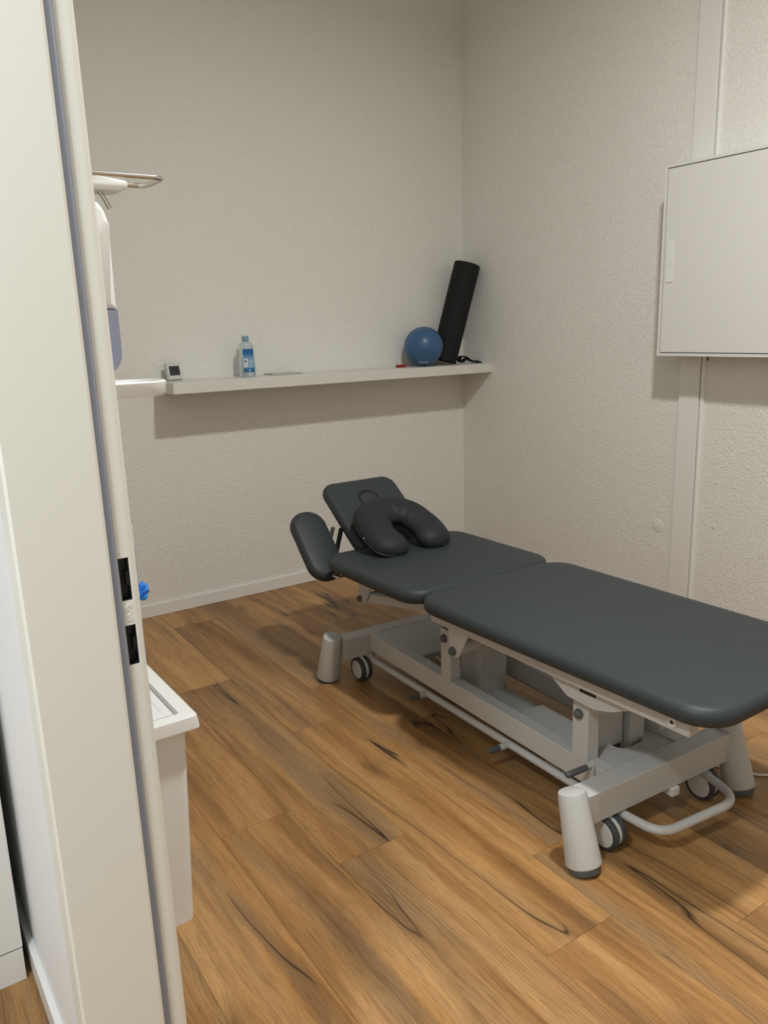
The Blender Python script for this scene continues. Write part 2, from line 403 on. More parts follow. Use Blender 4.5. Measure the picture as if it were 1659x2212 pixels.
for o in [door1]+list(door1.children):                              # the frame stands very slightly out of plumb
    for v in o.data.vertices: v.co.x -= .010*(v.co.z-.8)

# ---------------------------------------------------------------- hall cabinet
cab = thing('hall_cabinet', 'white cabinet with low plinth standing in the hall left of the door frame', 'cabinet', (-3.3, -1.88, 0))
finish('carcass', B(-3.6, -3.0, -2.075, -1.68, .078, .92, bev=.002), M['lacquer'], cab)
finish('door', B(-3.6, -2.998, -2.092, -2.0755, .082, .918, bev=.002), M['lacquer'], cab)
finish('plinth', B(-3.6, -2.999, -2.09, -1.69, .0, .078, bev=.001), M['lacquer'], cab)

# ---------------------------------------------------------------- ceiling light
o = thing('ceiling_light', 'round white downlight on the ceiling above the couch', 'lamp', (LX, LY, CEIL))
bm = bmesh.new(); lathe(bm, (LX, LY, CEIL), (0, 0, -1), [(0, .14), (.035, .14), (.04, .13), (.04, .112), (.02, .11), (.02, 0)], 32); finish('housing', bm, M['white'], o, smooth=True)
bm = bmesh.new(); lathe(bm, (LX, LY, CEIL-.0205), (0, 0, -1), [(0, .108), (.004, .105), (.004, 0)], 32); finish('diffuser', bm, M['lamp'], o, smooth=True)

# ================================================================= treatment couch
couch = thing('treatment_couch', 'charcoal padded treatment couch with raised headrest on grey steel base', 'treatment couch', (-1.43, -2.577, 0))
PW = M['powder']
def L(u, v, z): return Vector((-1.4405+.046*u+.999*v, -2.577+.999*u-.046*v, z))     # base axes: u to the head, v to the right
LM = Matrix(((.999, .046, 0, -1.4405), (-.046, .999, 0, -2.577), (0, 0, 1, 0), (0, 0, 0, 1)))  # (v,u,z) -> world
def LB(v0, v1, u0, u1, z0, z1, bev=.002):
    bm = bmesh.new(); box(bm, v0, v1, u0, u1, z0, z1, bev=bev, mx=LM); return bm
FU = 1.388
# splayed tapered feet
for u, v in ((0, -.317), (0, .317), (FU, -.317), (FU, .317)):
    s = 1 if u == 0 else -1
    bm = bmesh.new(); lo = L(u, v, .016); hi = L(u+s*.050, v, .200); d = hi-lo
    lathe(bm, lo, d, [(0, .043), (.004, .0465), (d.length-.008, .0365), (d.length-.002, .0345), (d.length, .031), (d.length, 0)], 32)
    lg = finish('leg', bm, PW, couch, smooth=True)
    bm = bmesh.new(); cyl(bm, L(u-s*.004, v, 0), L(u, v, .0165), .041, .042, 32, bev=.002); finish('rubber_foot', bm, M['rubber'], lg, smooth=True)
# end beams, side bars
finish('end_beam', LB(-.285, .285, .018, .082, .100, .186), PW, couch)
finish('end_beam', LB(-.285, .285, FU-.082, FU-.018, .100, .186), PW, couch)
for v0, v1 in ((-.170, -.125), (.125, .170)): finish('side_bar', LB(v0, v1, .0825, FU-.0825, .118, .188), PW, couch)
# electronics cover plate at the head end, foot end plate with a notch
finish('cover_plate', LB(-.1245, .1245, 1.02, FU-.0825, .176, .184, bev=.001), PW, couch)
finish('cover_box', LB(-.11, .11, 1.10, FU-.10, .105, .176, bev=.004), PW, couch)
bm = bmesh.new(); out = [(-.1245, .083), (.1245, .083), (.1245, .33)]
notch = [(.075, .33), (.075, .17)] + [(.045+.03*math.cos(a), .17-.03*math.sin(a)) for a in (.4, .8, 1.2, 1.57)] + [(-.005-.03*math.sin(a), .17-.03*math.cos(a)) for a in (0, .4, .8, 1.2, 1.57)] + [(-.035, .33)]
prism(bm, [LM @ Vector((v, u, .168)) for v, u in out+notch+[(-.1245, .33)]], (0, 0, .012)); finish('foot_plate', bm, PW, couch)
finish('lower_plate', LB(-.12, .02, .37, .52, .145, .150, bev=.001), PW, couch)
# lower channel (lift beam) running between the bars
bm = bmesh.new(); mxc = LM @ Matrix.Translation((-.0, 0, 0))
prism(bm, [LM @ Vector(p) for p in ((-.04, .36, .06), (.055, .36, .06), (.055, .36, .105), (-.04, .36, .105))], LM.to_3x3() @ Vector((0, .46, .012))); finish('lift_channel', bm, PW, couch)
# lift columns: plates carrying the top
finish('lift_column', LB(-.055, -.045, .745, .86, .06, .385), PW, couch)
finish('lift_column', LB(-.045, .058, .745, .755, .10, .385), PW, couch)
finish('lift_column', LB(-.10, .02, .185, .195, .168, .345), PW, couch)
finish('lift_column', LB(.028, .09, .165, .215, .06, .36), M['powder'], couch)
finish('actuator', LB(-.01, .04, .20, .255, .10, .36, bev=.01), M['rubber'], couch)
# posts on the side bars with pivot caps
def cap_(c, r=.0125):
    bm = bmesh.new(); lathe(bm, c, (-1, 0, 0), [(0, r*1.15), (.004, r*1.15), (.005, r), (.011, r*.95), (.0145, r*.7), (.016, 0)], 20); return bm
POSTS = []
for u0, u1, zt in ((.768, .822, .366), (.140, .198, .352)):
    for sv in (-1, 1):
        v0, v1 = (-.170, -.127) if sv < 0 else (.127, .170)
        p = finish('post', LB(v0, v1, u0, u1, .188, zt), PW, couch)
        if sv < 0:
            c = L((u0+u1)/2+.003, v0-.0005, zt-.032)
            finish('pivot_cap', cap_(c), M['rubber'], p, smooth=True)
# cross tubes between the posts
for u, z in ((.795, .33), (.167, .33)):
    bm = bmesh.new(); box(bm, -.14, .14, u-.022, u+.022, z-.022, z+.022, bev=.006, mx=LM); finish('cross_tube', bm, PW, couch, smooth=True)
# upper frame: rails below the main pad
ZR0, ZR1 = .426, .468
for x0, x1 in ((-1.652, -1.615), (-1.15, -1.115)):
    r = finish('top_rail', B(x0, x1, -2.768, -1.80, ZR0-.002, ZR1, bev=.002), PW, couch)
    if x0 < -1.3:
        bm = bmesh.new(); lathe(bm, (x0, -2.722, .445), (-1, 0, 0), [(0, .0125), (.003, .0125), (.004, .010), (.004, .006), (.001, .005), (.001, 0)], 24); finish('rail_plug', bm, M['hub'], r, smooth=True)
        bm = bmesh.new(); lathe(bm, (x0-.0012, -2.722, .445), (-1, 0, 0), [(0, .005), (.0003, .005), (.0003, 0)], 16); finish('plug_hole', bm, M['black'], r)
finish('top_crossbar', B(-1.61, -1.15, -2.70, -2.66, ZR0, ZR1, bev=.002), PW, couch)
finish('top_crossbar', B(-1.61, -1.15, -1.98, -1.94, ZR0, ZR1, bev=.002), PW, couch)
# gusset plate with slot above the foot post
def yz(pts, x): return [(x, y, z) for y, z in pts]
bm = bmesh.new()
prism(bm, yz([(-2.26, ZR0), (-2.29, .424), (-2.375, .372), (-2.47, .368), (-2.53, .385), (-2.53, .400), (-2.44, .400), (-2.40, .415), (-2.44, .415), (-2.53, .406), (-2.62, ZR0)][:5]+[(-2.56, .400), (-2.62, ZR0)], -1.630), (.006, 0, 0))
gs = finish('gusset', bm, PW, couch)
bm = bmesh.new(); box(bm, -1.6312, -1.6295, -2.475, -2.42, .402, .412, bev=.0025); finish('slot', bm, M['black'], gs)
finish('top_bracket', B(-1.623, -1.14, -2.50, -2.44, .372, .412, bev=.004), PW, couch)
# hinge bracket under the joint of the pads
bm = bmesh.new(); prism(bm, yz([(-1.885, ZR0+.01), (-1.985, ZR0+.002), (-1.940, .345), (-1.928, .336), (-1.895, .337)], -1.650), (.006, 0, 0)); hb = finish('hinge_bracket', bm, PW, couch)
finish('pivot_cap', cap_((-1.650, -1.911, .354)), M['rubber'], hb, smooth=True)
bm = bmesh.new(); cyl(bm, (-1.644, -1.925, .37), (-1.20, -1.925, .37), .024, n=24); finish('cross_tube', bm, PW, couch, smooth=True)
# mid section support arm and bracket
for sx in (-1.60, -1.16):
    bm = bmesh.new(); prism(bm, yz([(-1.285, .455), (-1.39, .455), (-1.318, .338), (-1.275, .340)], sx), (.006, 0, 0)); mb = finish('hinge_bracket', bm, PW, couch)
    if sx < -1.5: finish('pivot_cap', cap_((sx, -1.288, .352), .011), M['rubber'], mb, smooth=True)
    finish('mid_rail', B(sx+.006, sx+.04, -1.80, -1.36, .43, .457, bev=.002), PW, couch)
    bm = bmesh.new(); prism(bm, yz([(-1.32, .345), (-1.32, .375), (-1.76, .452), (-1.76, .420)], sx+.008), (.03, 0, 0)); finish('support_arm', bm, PW, couch)
bm = bmesh.new(); cyl(bm, (-1.59, -1.30, .36), (-1.16, -1.30, .36), .012, n=16); finish('cross_tube', bm, PW, couch, smooth=True)
# foot control bar all round
zb = .083
pth = smooth_path([L(1.36, -.12, zb+.025), L(1.30, -.170, zb), L(.02, -.150, zb), L(-.09, -.135, zb), L(-.105, .155, zb), L(.02, .195, zb), L(1.30, .19, zb), L(1.36, .12, zb+.02)], .07, 8)
bm = bmesh.new(); sweep(bm, pth, .0125, n=14); fb = finish('foot_bar', bm, PW, couch, smooth=True)
def gripped(a, b, c, r=.010):
    bm = bmesh.new(); cyl(bm, a, b, r*1.05, n=18); o = finish('pedal', bm, PW, couch, smooth=True)
    bm = bmesh.new(); cyl(bm, b, c, r*1.02, r*.92, 18, bev=.002); finish('grip', bm, M['rubber'], o, smooth=True)
for u in (.915, .475):
    gripped(L(u, -.165, zb), L(u+.002, -.198, zb), L(u+.004, -.240, zb))
    gripped(L(u-.02, .190, zb), L(u-.02, .222, zb), L(u-.02, .262, zb))
# brake lever by the foot post
bm = bmesh.new(); prism(bm, [L(.105, -.178, .10), L(.125, -.178, .10), L(.125, -.178, .195), L(.118, -.178, .203), L(.108, -.178, .195)], (.006, 0, 0)); lv = finish('lever_plate', bm, PW, couch)
bm = bmesh.new(); cyl(bm, L(.118, -.172, .19), L(.118, -.195, .19), .006, n=12); finish('lever_pin', bm, PW, lv, smooth=True)
bm = bmesh.new(); cyl(bm, L(.118, -.192, .19), L(.124, -.262, .186), .0085, .0085, 16, bev=.003); finish('grip', bm, M['rubber'], lv, smooth=True)
# casters
def caster(c, parent):
    r = .047
    st = bmesh.new(); cyl(st, c+Vector((0, .012, .06)), c+Vector((0, .012, .11)), .006, n=12); cyl(st, c+Vector((0, .012, .098)), c+Vector((0, .012, .104)), .016, n=16)
    ca = finish('caster', st, M['steel'], parent, smooth=True)
    hb_ = bmesh.new(); lathe(hb_, c+Vector((-.007, 0, 0)), (1, 0, 0), [(0, r*.9), (.014, r*.9)], 32); box(hb_, c.x-.010, c.x+.010, c.y-.006, c.y+.028, c.z+.025, c.z+.066, bev=.006); finish('caster_housing', hb_, M['hub'], ca, smooth=True)
    for sx in (-1, 1):
        bm = bmesh.new(); lathe(bm, c+Vector((sx*.007, 0, 0)), (sx, 0, 0), [(0, r*.86), (0, r*.97), (.003, r), (.012, r), (.017, r*.93), (.018, r*.80), (.016, r*.78)], 32); finish('tyre', bm, M['tyre'], ca, smooth=True)
        bm = bmesh.new(); lathe(bm, c+Vector((sx*.0225, 0, 0)), (sx, 0, 0), [(0, r*.775), (.0015, r*.77), (.0025, r*.70), (.0015, r*.45), (.002, 0)], 32); finish('wheel_disc', bm, M['hub'], ca, smooth=True)
for u, v in ((.033, -.196), (.04, .205), (1.315, -.205), (1.315, .205)): caster(L(u, v, .047), couch)
# transport roller housing below the side bar
bm = bmesh.new(); lathe(bm, L(.33, -.10, .050), (1, 0, 0), [(0, .030), (.003, .034), (.03, .034), (.033, .03), (.033, 0)], 28); finish('roller', bm, M['hub'], couch, smooth=True)
finish('roller_mount', LB(-.115, -.105, .30, .36, .05, .118), PW, couch)
finish('cable_box', LB(.03, .06, .01, .05, .075, .10, bev=.002), M['hub'], couch)
# wires behind the cover
bm = bmesh.new()
for k in range(5):
    a = random.uniform(-.1, .0); pts = [L(1.02, a, .16), L(.97, a+random.uniform(-.03, .04), .10+random.uniform(0, .05)), L(.90, a+random.uniform(-.02, .06), .09+random.uniform(0, .06)), L(.84, a+.05, .13), L(.78, .02, .15)]
    sweep(bm, smooth_path(pts, .04, 5), .0028, n=6)
finish('wiring', bm, M['cord'], couch, smooth=True)
# pads
TOP = .525; CX, HW = -1.38, .333
VN = M['vinyl']
finish('main_pad', cushion(HW, .540, .095, .052, Matrix.Translation((CX, -2.317, TOP-.056)), edge=.026, warp=lambda c: Vector((c.x+(.022*max(0, (-c.y/.54+1)/2) if c.x < 0 else 0), c.y, c.z))), VN, couch, smooth=True, angle=80)
finish('middle_pad', cushion(HW, .297, .085, .052, Matrix.Translation((CX, -1.480, TOP-.056)), edge=.026), VN, couch, smooth=True, angle=80)
ha = math.atan2(.737-.540, -.93+1.195); hl = math.hypot(.197, .265)
hm = Matrix.Translation((-1.368, -1.195, .530)) @ Matrix.Rotation(ha, 4, 'X')
hp = finish('head_pad', cushion(.178, hl/2+.022, .055, .05, hm @ Matrix.Translation((0, hl/2-.005, -.045)), edge=.022, crown=.003), VN, couch, smooth=True, angle=80)
# nose hole plug with piping
bm = bmesh.new(); pl = [(x, y+.165, .0075) for x, y in rrect(.045, .105, .044, 8)]
sweep(bm, [hm @ Vector(p) for p in pl], .005, n=8, closed=True); finish('plug_piping', bm, M['vinyld'], hp, smooth=True)
finish('hole_plug', cushion(.041, .10, .04, .012, hm @ Matrix.Translation((0, .165, -.002)), edge=.006, crown=.003), VN, hp, smooth=True, angle=80)
# arm pads hanging beside the headrest
for cx, ay, az, an in ((-1.640, -1.035, .515, 46), (-1.115, -1.00, .435, 25)):
    am = Matrix.Translation((cx, ay, az)) @ Matrix.Rotation(math.radians(an), 4, 'X')
    finish('arm_pad', cushion(.078, .160, .074, .055, am @ Matrix.Translation((0, 0, -.03)), edge=.026, crown=.004), VN, couch, smooth=True, angle=80)
bm = bmesh.new(); prism(bm, yz([(-1.012, .480), (-.995, .480), (-1.045, .585), (-1.062, .585)], -1.575), (.008, 0, 0)); finish('head_strut', bm, M['steel'], couch)
bm = bmesh.new(); prism(bm, yz([(-1.040, .470), (-1.018, .470), (-1.065, .580), (-1.087, .580)], -1.550), (.008, 0, 0)); finish('head_strut', bm, M['black'], couch)
bm = bmesh.new(); sweep(bm, smooth_path([(-1.60, -1.17, .435), (-1.665, -1.19, .432), (-1.665, -1.225, .432), (-1.60, -1.235, .435)], .014, 5), .0035, n=8); finish('release_loop', bm, M['steel'], couch, smooth=True)
finish('head_frame', B(-1.56, -1.18, -1.20, -1.17, .45, .475, bev=.002), M['black'], couch)

# ---------------------------------------------------------------- neck pillow leaning on the headrest
pk = thing('neck_pillow', 'black U-shaped neck pillow leaning on the raised headrest', 'pillow', (-1.375, -1.38, .53))
pm = Matrix.Translation((-1.395, -1.245, .610)) @ Matrix.Rotation(math.radians(26), 4, 'X')
path = []; rs = []
for i in range(7): path.append((-.100-.010*math.sin(i/6*PI), -.125+i/6*.125, 0))
for i in range(1, 20): a = PI-PI*i/20; path.append((.100*math.cos(a), .080*math.sin(a), 0))
for i in range(7): path.append((.100+.010*math.sin(i/6*PI), 0-i/6*.125, 0))
N_ = len(path)
ext0 = [(-.098, -.125-.055*math.sin(a), 0) for a in (1.45, 1.15, .8, .4)]; r0 = [math.cos(a)*.98 for a in (1.45, 1.15, .8, .4)]
ext1 = [(-x, y, z) for x, y, z in ext0[::-1]]
full = ext0+path+ext1; rs = r0+[1]*N_+r0[::-1]
bm = bmesh.new(); sweep(bm, [Vector(p) for p in full],   .073, .045, n=22, up=(0, 0, 1), rs=rs)
for v in bm.verts:                                                  # seam folds on the inner side
    x, y, z = v.co; rad = math.hypot(x, max(y, 0)); a = math.atan2(y, x)
    if rad < .09 and y > -.05: v.co.z += .003*math.sin(a*19); v.co *= 1+.018*math.sin(a*19)
    v.co = pm @ v.co
finish('pillow_cover', bm, M['vinyld'], pk, smooth=True, angle=80)
outl = []
for i, p in enumerate(full):
    k = rs[i]; q = Vector(p); a = Vector(full[max(i-1, 0)]); b = Vector(full[min(i+1, len(full)-1)]); d = (b-a).normalized(); nrm = Vector((-d.y, d.x, 0))
    outl.append(q+nrm*.0745*k+Vector((0, 0, -.004)))
bm = bmesh.new(); sweep(bm, [pm @ p for p in outl], .0032, n=7); finish('piping', bm, M['black'], pk, smooth=True)
for sx in (-1, 1):
    c = pm @ Vector((sx*.181, -.055 if sx < 0 else -.085, 0)); bm = bmesh.new(); box(bm, c.x-.004, c.x+.004, c.y-.004, c.y+.004, c.z-.006, c.z+.006, bev=.001); finish('zip_pull', bm, M['steel'], pk)

# ---------------------------------------------------------------- power cord on the floor
bm = bmesh.new(); sweep(bm, smooth_path([(-1.25, -2.20, .10), (-1.20, -2.30, .005), (-1.10, -2.40, .004), (-1.05, -2.50, .004), (-1.00, -2.60, .004), (-.80, -2.68, .004), (-.4, -2.70, .004), (-.05, -2.55, .004)], .08, 6), .0035, n=8)
tag(finish('power_cord', bm, M['cord'], smooth=True), 'white power cord running over the floor from the couch base', 'cord')

# ================================================================= shelf and what stands on it
SH = 1.1485
bm = B(-1.90, -.0005, -.26, -.0005, SH-.05, SH, bev=.0012)
sh = finish('wall_shelf', bm, M['shelf'], origin=(-.95, -.13, SH-.05)); tag(sh, 'long pale floating shelf mounted on the back wall into the corner', 'shelf')
# ball
bc = Vector((-.400, -.135, SH+.1085)); rb = .1085
bl = thing('exercise_ball', 'small blue exercise ball with white lettering at shelf end', 'ball', (bc.x, bc.y, SH))
bm = bmesh.new(); bmesh.ops.create_uvsphere(bm, u_segments=48, v_segments=32, radius=rb); bmesh.ops.translate(bm, vec=bc, verts=bm.verts); finish('ball_shell', bm, M['ball'], bl, smooth=True, angle=80)
bm = text_mesh('PILATES', .019, .0001, True)
dv = Vector((CAM[0], CAM[1], bc.z))-bc; az0 = math.atan2(dv.y, dv.x)+.02
for v in bm.verts:
    az = az0+v.co.x/(rb*.85); el = -math.radians(51)+v.co.y/rb-.55*(v.co.x/rb)*.12; rr = rb*1.004+v.co.z
    v.co = bc+Vector((math.cos(az)*math.cos(el), math.sin(az)*math.cos(el), math.sin(el)))*rr
finish('ball_lettering', bm, M['print'], bl)
# foam roller leaning into the corner
p0 = Vector((-.222, -.090, 0)); ax = Vector((.150, -.045, .555)); ax.normalize(); rr = .074
p0.z = SH+rr*math.sqrt(1-ax.z**2)+.0005
bm = bmesh.new(); lathe(bm, p0, ax, [(0, 0), (0, rr-.004), (.004, rr), (.552, rr), (.556, rr-.003), (.556, 0)], 40)
tag(finish('foam_roller', bm, M['foam'], origin=p0, smooth=True), 'long black foam roller leaning into the wall corner behind the ball', 'foam roller')
# strap
st = bmesh.new()
def ribbon(bm, pts, wv, th):
    pts = [Vector(p) for p in pts]; wv = Vector(wv); rows = []
    for i, p in enumerate(pts):
        d = (pts[min(i+1, len(pts)-1)]-pts[max(i-1, 0)]).normalized(); n = d.cross(wv).normalized()*th/2
        rows.append([bm.verts.new(p+n+wv/2), bm.verts.new(p+n-wv/2), bm.verts.new(p-n-wv/2), bm.verts.new(p-n+wv/2)])
    for a, b in zip(rows, rows[1:]):
        for j in range(4): bm.faces.new((a[j], a[(j+1) % 4], b[(j+1) % 4], b[j]))
    bm.faces.new(rows[0][::-1]); bm.faces.new(rows[-1])
base = Vector((-.105, -.12, SH)); dx = Vector((1, -.25, 0)).normalized()
pts = [(.135, .002), (.10, .003), (.065, .004), (.045, .011), (.028, .022), (.005, .030), (-.012, .030), (-.022, .020), (-.020, .008), (-.008, .004), (.004, .009), (.012, .02), (.03, .014), (.055, .0085), (.09, .0075)]
ribbon(st, smooth_path([base+dx*a*1.05+Vector((0, 0, .002+z*1.35)) for a, z in pts], .012, 3), Vector((.25, 1, 0)).normalized()*.045, .0055)
tag(finish('exercise_strap', st, M['foam'], origin=base, smooth=True), 'folded black exercise strap lying at the right end of the shelf', 'strap')
# red box
bm = bmesh.new(); box(bm, -.567, -.517, -.125, -.095, SH, SH+.014, bev=.003)
tag(finish('red_clip', bm, M['red'], origin=(-.54, -.11, SH)), 'tiny flat red plastic box on the shelf beside the blue ball', 'box')
# notepad
bm = bmesh.new(); prism(bm, [(-1.335, -.115, SH+.001), (-1.165, -.115, SH+.001), (-1.165, -.02, SH+.001), (-1.335, -.02, SH+.001)], (0, 0, .006)); nb = finish('notebook', bm, M['grey'], origin=(-1.25, -.07, SH+.0)); tag(nb, 'thin grey notebook lying flat on the shelf right of the bottle', 'notebook')
finish('notebook_cover', B(-1.337, -1.163, -.117, -.018, SH+.0, SH+.0012), M['ink'], nb)
# thermometer
tm = Matrix.Translation((-1.815, -.055, SH+.0005)) @ Matrix.Rotation(math.radians(14), 4, 'Z') @ Matrix.Rotation(math.radians(-12), 4, 'X')
th = thing('thermometer', 'square white digital thermometer with grey display at left shelf end', 'thermometer', (-1.815, -.055, SH))
finish('casing', B(-.041, .041, -.009, .009, 0, .082, bev=.006, seg=3, mx=tm), M['grey'], th, smooth=True, angle=50)
finish('front_bezel', B(-.037, .037, -.0115, -.009, .004, .078, bev=.001, mx=tm), M['hub'], th)
finish('display', B(-.028, .028, -.0122, -.0115, .022, .066, mx=tm), M['screen'], th)
bm = text_mesh('35.0', .021, .0001)
for v in bm.verts: v.co = tm @ Vector((v.co.x, -.0123-v.co.z, .044+v.co.y))
finish('display_digits', bm, M['segm'], th)
# bottle
bt = thing('oil_bottle', 'clear oil bottle with blue label and pale blue cap', 'bottle', (-1.462, -.10, SH))
bmx = Matrix.Translation((-1.462, -.10, SH)) @ Matrix.Rotation(math.radians(-16), 4, 'Z')
def ell_loft(prof, n=36):
    bm = bmesh.new(); rings = []
    for z, rx, ry in prof: rings.append([bm.verts.new(bmx @ Vector((math.copysign(abs(math.cos(2*PI*i/n))**.8, math.cos(2*PI*i/n))*rx, math.copysign(abs(math.sin(2*PI*i/n))**.8, math.sin(2*PI*i/n))*ry, z))) for i in range(n)])
    for a, b in zip(rings, rings[1:]):
        for i in range(n): bm.faces.new((a[i], a[(i+1) % n], b[(i+1) % n], b[i]))
    bm.faces.new(rings[0][::-1]); bm.faces.new(rings[-1]); return bm
BP = [(0, .036, .020), (.003, .039, .023), (.012, .0405, .0245), (.05, .0405, .0245), (.09, .0375, .024), (.115, .0355, .0235), (.135, .036, .0235), (.15, .034, .022), (.160, .028, .019), (.166, .019, .015), (.169, .013, .012), (.174, .012, .012)]
finish('bottle_body', ell_loft(BP), M['oil'], bt, smooth=True, angle=80)
bm = bmesh.new(); lathe(bm, bmx @ Vector((0, 0, .1705)), (0, 0, 1), [(0, .0155), (.002, .017), (.022, .0165), (.026, .0145), (.0265, 0)], 24); finish('bottle_cap', bm, M['cap'], bt, smooth=True)
def bot_r(z):
    for (a, x0, y0), (b, x1, y1) in zip(BP, BP[1:]):
        if a <= z <= b: t = (z-a)/(b-a); return x0+(x1-x0)*t, y0+(y1-y0)*t
def label(name, x0, x1, z0, z1, m, lift=.0006, parent=bt):
    bm = bmesh.new(); nx, nz = 10, 6; g = []
    for k in range(nz+1):
        z = z0+(z1-z0)*k/nz; rx, ry = bot_r(z); row = []
        for i in range(nx+1):
            x = x0+(x1-x0)*i/nx; c = min(1, abs(x)/rx); c_ = c**(1/.8); y = -ry*(math.sqrt(max(0, 1-c_*c_)))**.8
            row.append(bm.verts.new(bmx @ Vector((x, y-lift, z))))
        g.append(row)
    for a, b in zip(g, g[1:]):
        for i in range(nx): bm.faces.new((a[i], a[i+1], b[i+1], b[i]))
    o = finish(name, bm, m, parent, smooth=True); return o
lb = label('label', -.020, .033, .022, .134, M['lblp'])
label('label_band', -.020, .033, .106, .134, M['lblb'], .0010, lb); label('label_band', -.020, .033, .022, .042, M['lblb'], .0010, lb)
label('barcode_field', -.018, .001, .048, .088, M['lblw'], .0010, lb)
for z in (.056, .068, .072, .076, .080): label('print_line', -.016, -.003, z, z+.0025, M['ink'], .0013, lb)
for z in (.052, .060, .068, .076): label('print_line', .006, .028, z, z+.0016, M['lblw'], .0011, lb)
for z in (.094, .100): label('print_line', -.015, .030, z, z+.003, M['lblb'], .0011, lb)
label('badge', .006, .013, .027, .036, M['lblw'], .0014, lb)

# ================================================================= wall cabinet (distribution board)
ec = thing('wall_cabinet', 'white metal distribution cabinet mounted on the right wall', 'cabinet', (0, -1.9, 1.21))
y0, y1, z0, z1 = -2.30, -1.496, 1.212, 1.992
bm = bmesh.new(); box(bm, -.138, -.0005, y0, y1, z0, z1, bev=.002)
for a in ((y0, y0+.012, z0, z1), (y1-.012, y1, z0, z1), (y0+.012, y1-.012, z0, z0+.012), (y0+.012, y1-.012, z1-.012, z1)): box(bm, -.152, -.138, *a)
finish('cabinet_body', bm, M['lacquer'], ec)
finish('door_gap', B(-.1385, -.138, y0+.0125, y1-.0125, z0+.0125, z1-.0125), M['black'], ec)
dr = finish('cabinet_door', B(-.150, -.1387, y0+.0155, y1-.0155, z0+.0155, z1-.0155, bev=.001), M['lacquer'], ec)
finish('handle', B(-.153, -.1502, y1-.060, y1-.028, 1.520, 1.685, bev=.001), M['white'], dr)
bm = bmesh.new(); sweep(bm, smooth_path([(-.1532, y1-.029, 1.582), (-.1532, y1-.045, 1.583), (-.1532, y1-.051, 1.597), (-.1532, y1-.046, 1.617), (-.1532, y1-.037, 1.620)], .01, 5), .0006, n=6); finish('handle_latch', bm, M['grey'], dr)
bm = bmesh.new(); sweep(bm, [(-.08, -1.70, 1.212), (-.08, -1.70, 1.200), (-.082, -1.703, 1.192)], .003, n=8); finish('cable_stub', bm, M['black'], ec, smooth=True)

# ================================================================= soap dispenser, gloves, bin on the left wall
YD = -2.40; XW = XR+.0005
sd = thing('soap_dispenser', 'white wall soap dispenser with wire lever and drip tray by the doorway', 'dispenser', (XW, YD, 1.25))
finish('back_plate', B(XW, XW+.012, YD-.035, YD+.035, 1.27, 1.60, bev=.003), M['white'], sd)
bm = bmesh.new(); prism(bm, [(XW+.01, YD-.026, 1.586), (-2.735, YD-.026, 1.5865), (-2.724, YD-.026, 1.591), (-2.722, YD-.026, 1.600), (-2.728, YD-.026, 1.603), (-2.80, YD-.026, 1.610), (XW+.01, YD-.026, 1.612)], (0, .056, 0))
bmesh.ops.bevel(bm, geom=list(bm.edges), offset=.004, segments=2, affect='EDGES', profile=.5)
finish('pump_housing', bm, M['white'], sd, smooth=True)
bm = bmesh.new(); sweep(bm, smooth_path([(-2.85, YD-.034, 1.608), (-2.666, YD-.034, 1.609), (-2.668, YD+.052, 1.609), (-2.83, YD+.052, 1.609)], .022, 6), .0038, n=10); finish('wire_lever', bm, M['steel'], sd, smooth=True)
bm = bmesh.new(); sweep(bm, smooth_path([(-2.765, YD, 1.59), (-2.757, YD, 1.580), (-2.748, YD, 1.562)], .01, 4), .0036, n=10); finish('spout', bm, M['steel'], sd, smooth=True)
def hump(xs, z0, z1, ztop=True, hw=.040, inset=0):
    bm = bmesh.new(); R = .034; pts = [(XW+.012, z0), (xs, z0)]
    if ztop:
        for i in range(8): a = PI/2*i/7; pts.append((xs-R+R*math.cos(a), z1-R*1.2+R*1.2*math.sin(a)))
        pts.append((XW+.012, z1))
    else:
        pts = [(XW+.012, z1), (xs, z1)]
        for i in range(8): a = PI/2*i/7; pts.append((xs-.028+.028*math.cos(a), z0+.032-.032*math.sin(a)))
        pts.append((XW+.012, z0))
    prism(bm, [(x, YD-hw+inset, z) for x, z in pts], (0, 2*(hw-inset), 0))
    if ztop: bmesh.ops.bevel(bm, geom=[e for e in bm.edges if abs(e.verts[0].co.y-e.verts[1].co.y) < 1e-5 and max(v.co.x for v in e.verts) > XW+.03], offset=.010, segments=3, affect='EDGES', profile=.5)
    return bm
finish('bottle_cover', hump(-2.763, 1.404, 1.574), M['white'], sd, smooth=True)
finish('soap_tank', hump(-2.763, 1.304, 1.4035, False, inset=.001), M['tank'], sd, smooth=True)
finish('back_plate_lower', B(XW, XW+.01, YD-.03, YD+.03, 1.262, 1.30, bev=.002), M['white'], sd)
bm = bmesh.new(); rings = []
prof = [(.0, -.020, 1.262), (.0, -.004, 1.2625), (.0, 0, 1.268), (0, .002, 1.286), (0, 0, 1.288), (0, -.004, 1.288), (0, -.007, 1.281), (0, -.03, 1.279)]
for _, g, z in prof:
    rings.append([bm.verts.new((-2.792+x, YD+y, z)) for x, y in rrect(.106+g, .050+g, .048+g, 10)])
for a, b in zip(rings, rings[1:]):
    k = len(a)
    for i in range(k): bm.faces.new((a[i], a[(i+1) % k], b[(i+1) % k], b[i]))
bm.faces.new(rings[0][::-1]); bm.faces.new(rings[-1]); finish('drip_tray', bm, M['white'], sd, smooth=True)
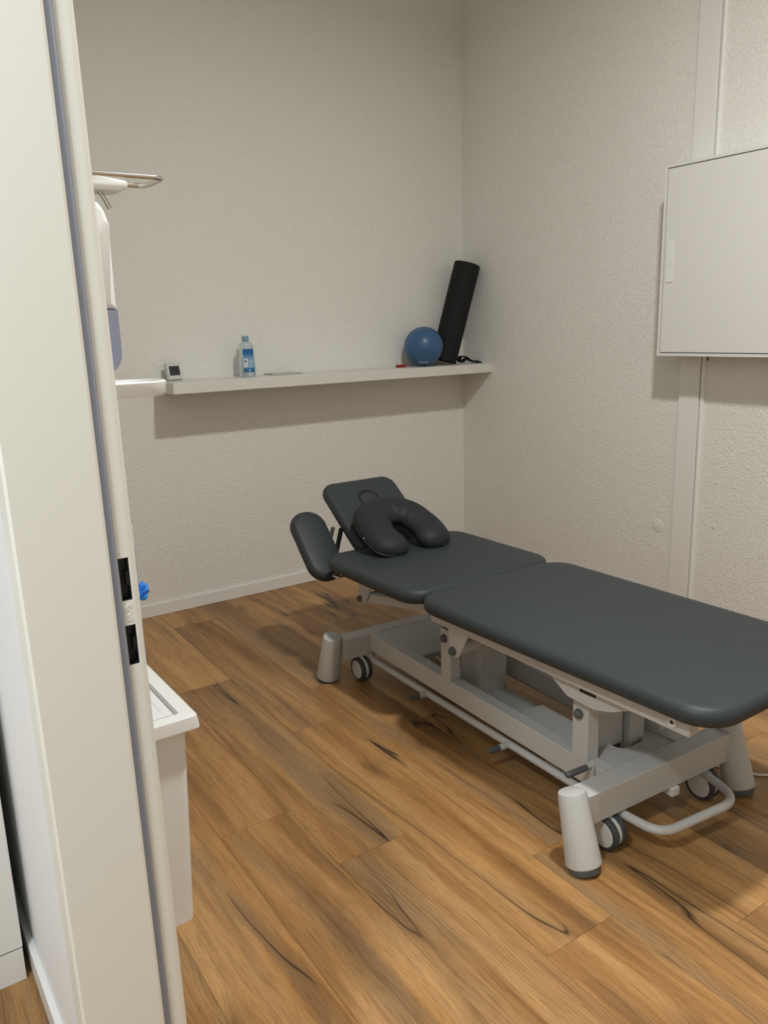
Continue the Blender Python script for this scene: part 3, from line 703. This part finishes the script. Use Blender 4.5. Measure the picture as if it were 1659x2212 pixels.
# glove boxes in a wire holder
gh = thing('glove_box_holder', 'white wall bracket holding glove boxes beside the doorway', 'holder', (XW, YD, .66))
bm = bmesh.new(); box(bm, XW, XW+.004, YD-.13, YD+.13, .66, 1.08); box(bm, XW, -2.800, YD-.13, YD+.13, .66, .664); finish('bracket', bm, M['white'], gh)
for i, (zz, m_, lab) in enumerate(((.665, 'bluebox', 'blue glove box, lowest in the wall bracket'), (.80, 'whitecard', 'white glove box in the middle of the wall bracket'), (.935, 'whitecard', 'white glove box with blue print, topmost in the wall bracket'))):
    g = thing('glove_box', lab, 'glove box', (-2.83, YD, zz), 'glove boxes in the wall bracket')
    finish('carton', B(XW+.006, -2.7975, YD-.12, YD+.12, zz, zz+.133, bev=.001), M[m_], g)
    finish('printed_panel', B(-2.7975, -2.7967, YD-.118, YD+.10, zz+.02, zz+.10), M['bluebox'], g)
bm = bmesh.new(); bmesh.ops.create_icosphere(bm, subdivisions=3, radius=1)
for v in bm.verts:
    c = v.co; t = c.x*.5+.5; k = 1+.25*math.sin(c.y*9+c.z*7)
    v.co = Vector((-2.797+.026*t, YD-.08+c.y*.022*k, .938+.013*c.z*k*(.4+t*.8)+t*.012))
tag(finish('nitrile_glove', bm, M['blueglove'], origin=(-2.78, YD-.08, .937), smooth=True, angle=80), 'crumpled blue nitrile glove poking out of a glove box', 'glove')
# waste bin
wb = thing('waste_bin', 'tall white plastic waste bin with flat lid behind the door frame', 'waste bin', (-2.75, -1.96, 0))
bm = bmesh.new(); lo = rrect(.133, .168, .02, 5); hi = rrect(.140, .178, .02, 5); c0 = (-2.762, -1.966); c1 = (-2.748, -1.956)
A_ = [bm.verts.new((c0[0]+x, c0[1]+y, .002)) for x, y in lo]; A2 = [bm.verts.new((c1[0]+x, c1[1]+y, .498)) for x, y in hi]; k = len(A_)
bm.faces.new(A_[::-1]); bm.faces.new(A2)
for i in range(k): bm.faces.new((A_[i], A_[(i+1) % k], A2[(i+1) % k], A2[i]))
bmesh.ops.translate(bm, vec=(0, 0, -.002), verts=bm.verts)
finish('bin_body', bm, M['white'], wb, smooth=True, angle=35)
cx, cy, hx, hy = -2.741, -1.968, .155, .195
bm = bmesh.new(); rings = []
for g, z in ((-.006, .499), (0, .499), (.0, .503), (-.0035, .527), (-.006, .5285), (-.036, .5285), (-.037, .5265), (-.037, .516), (-.046, .516), (-.046, .525), (-.047, .5262), (-.065, .5262), (-.067, .5245)):
    rings.append([bm.verts.new((cx+x, cy+y, z)) for x, y in rrect(hx+g, hy+g, .012 if g > -.02 else .006, 4)])
for a, b in zip(rings, rings[1:]):
    k = len(a)
    for i in range(k): bm.faces.new((a[i], a[(i+1) % k], b[(i+1) % k], b[i]))
bm.faces.new(rings[0][::-1]); bm.faces.new(rings[-1])
finish('lid', bm, M['white'], wb, smooth=True, angle=30)

for o in S.objects:
    if 'wo' in o: del o['wo']
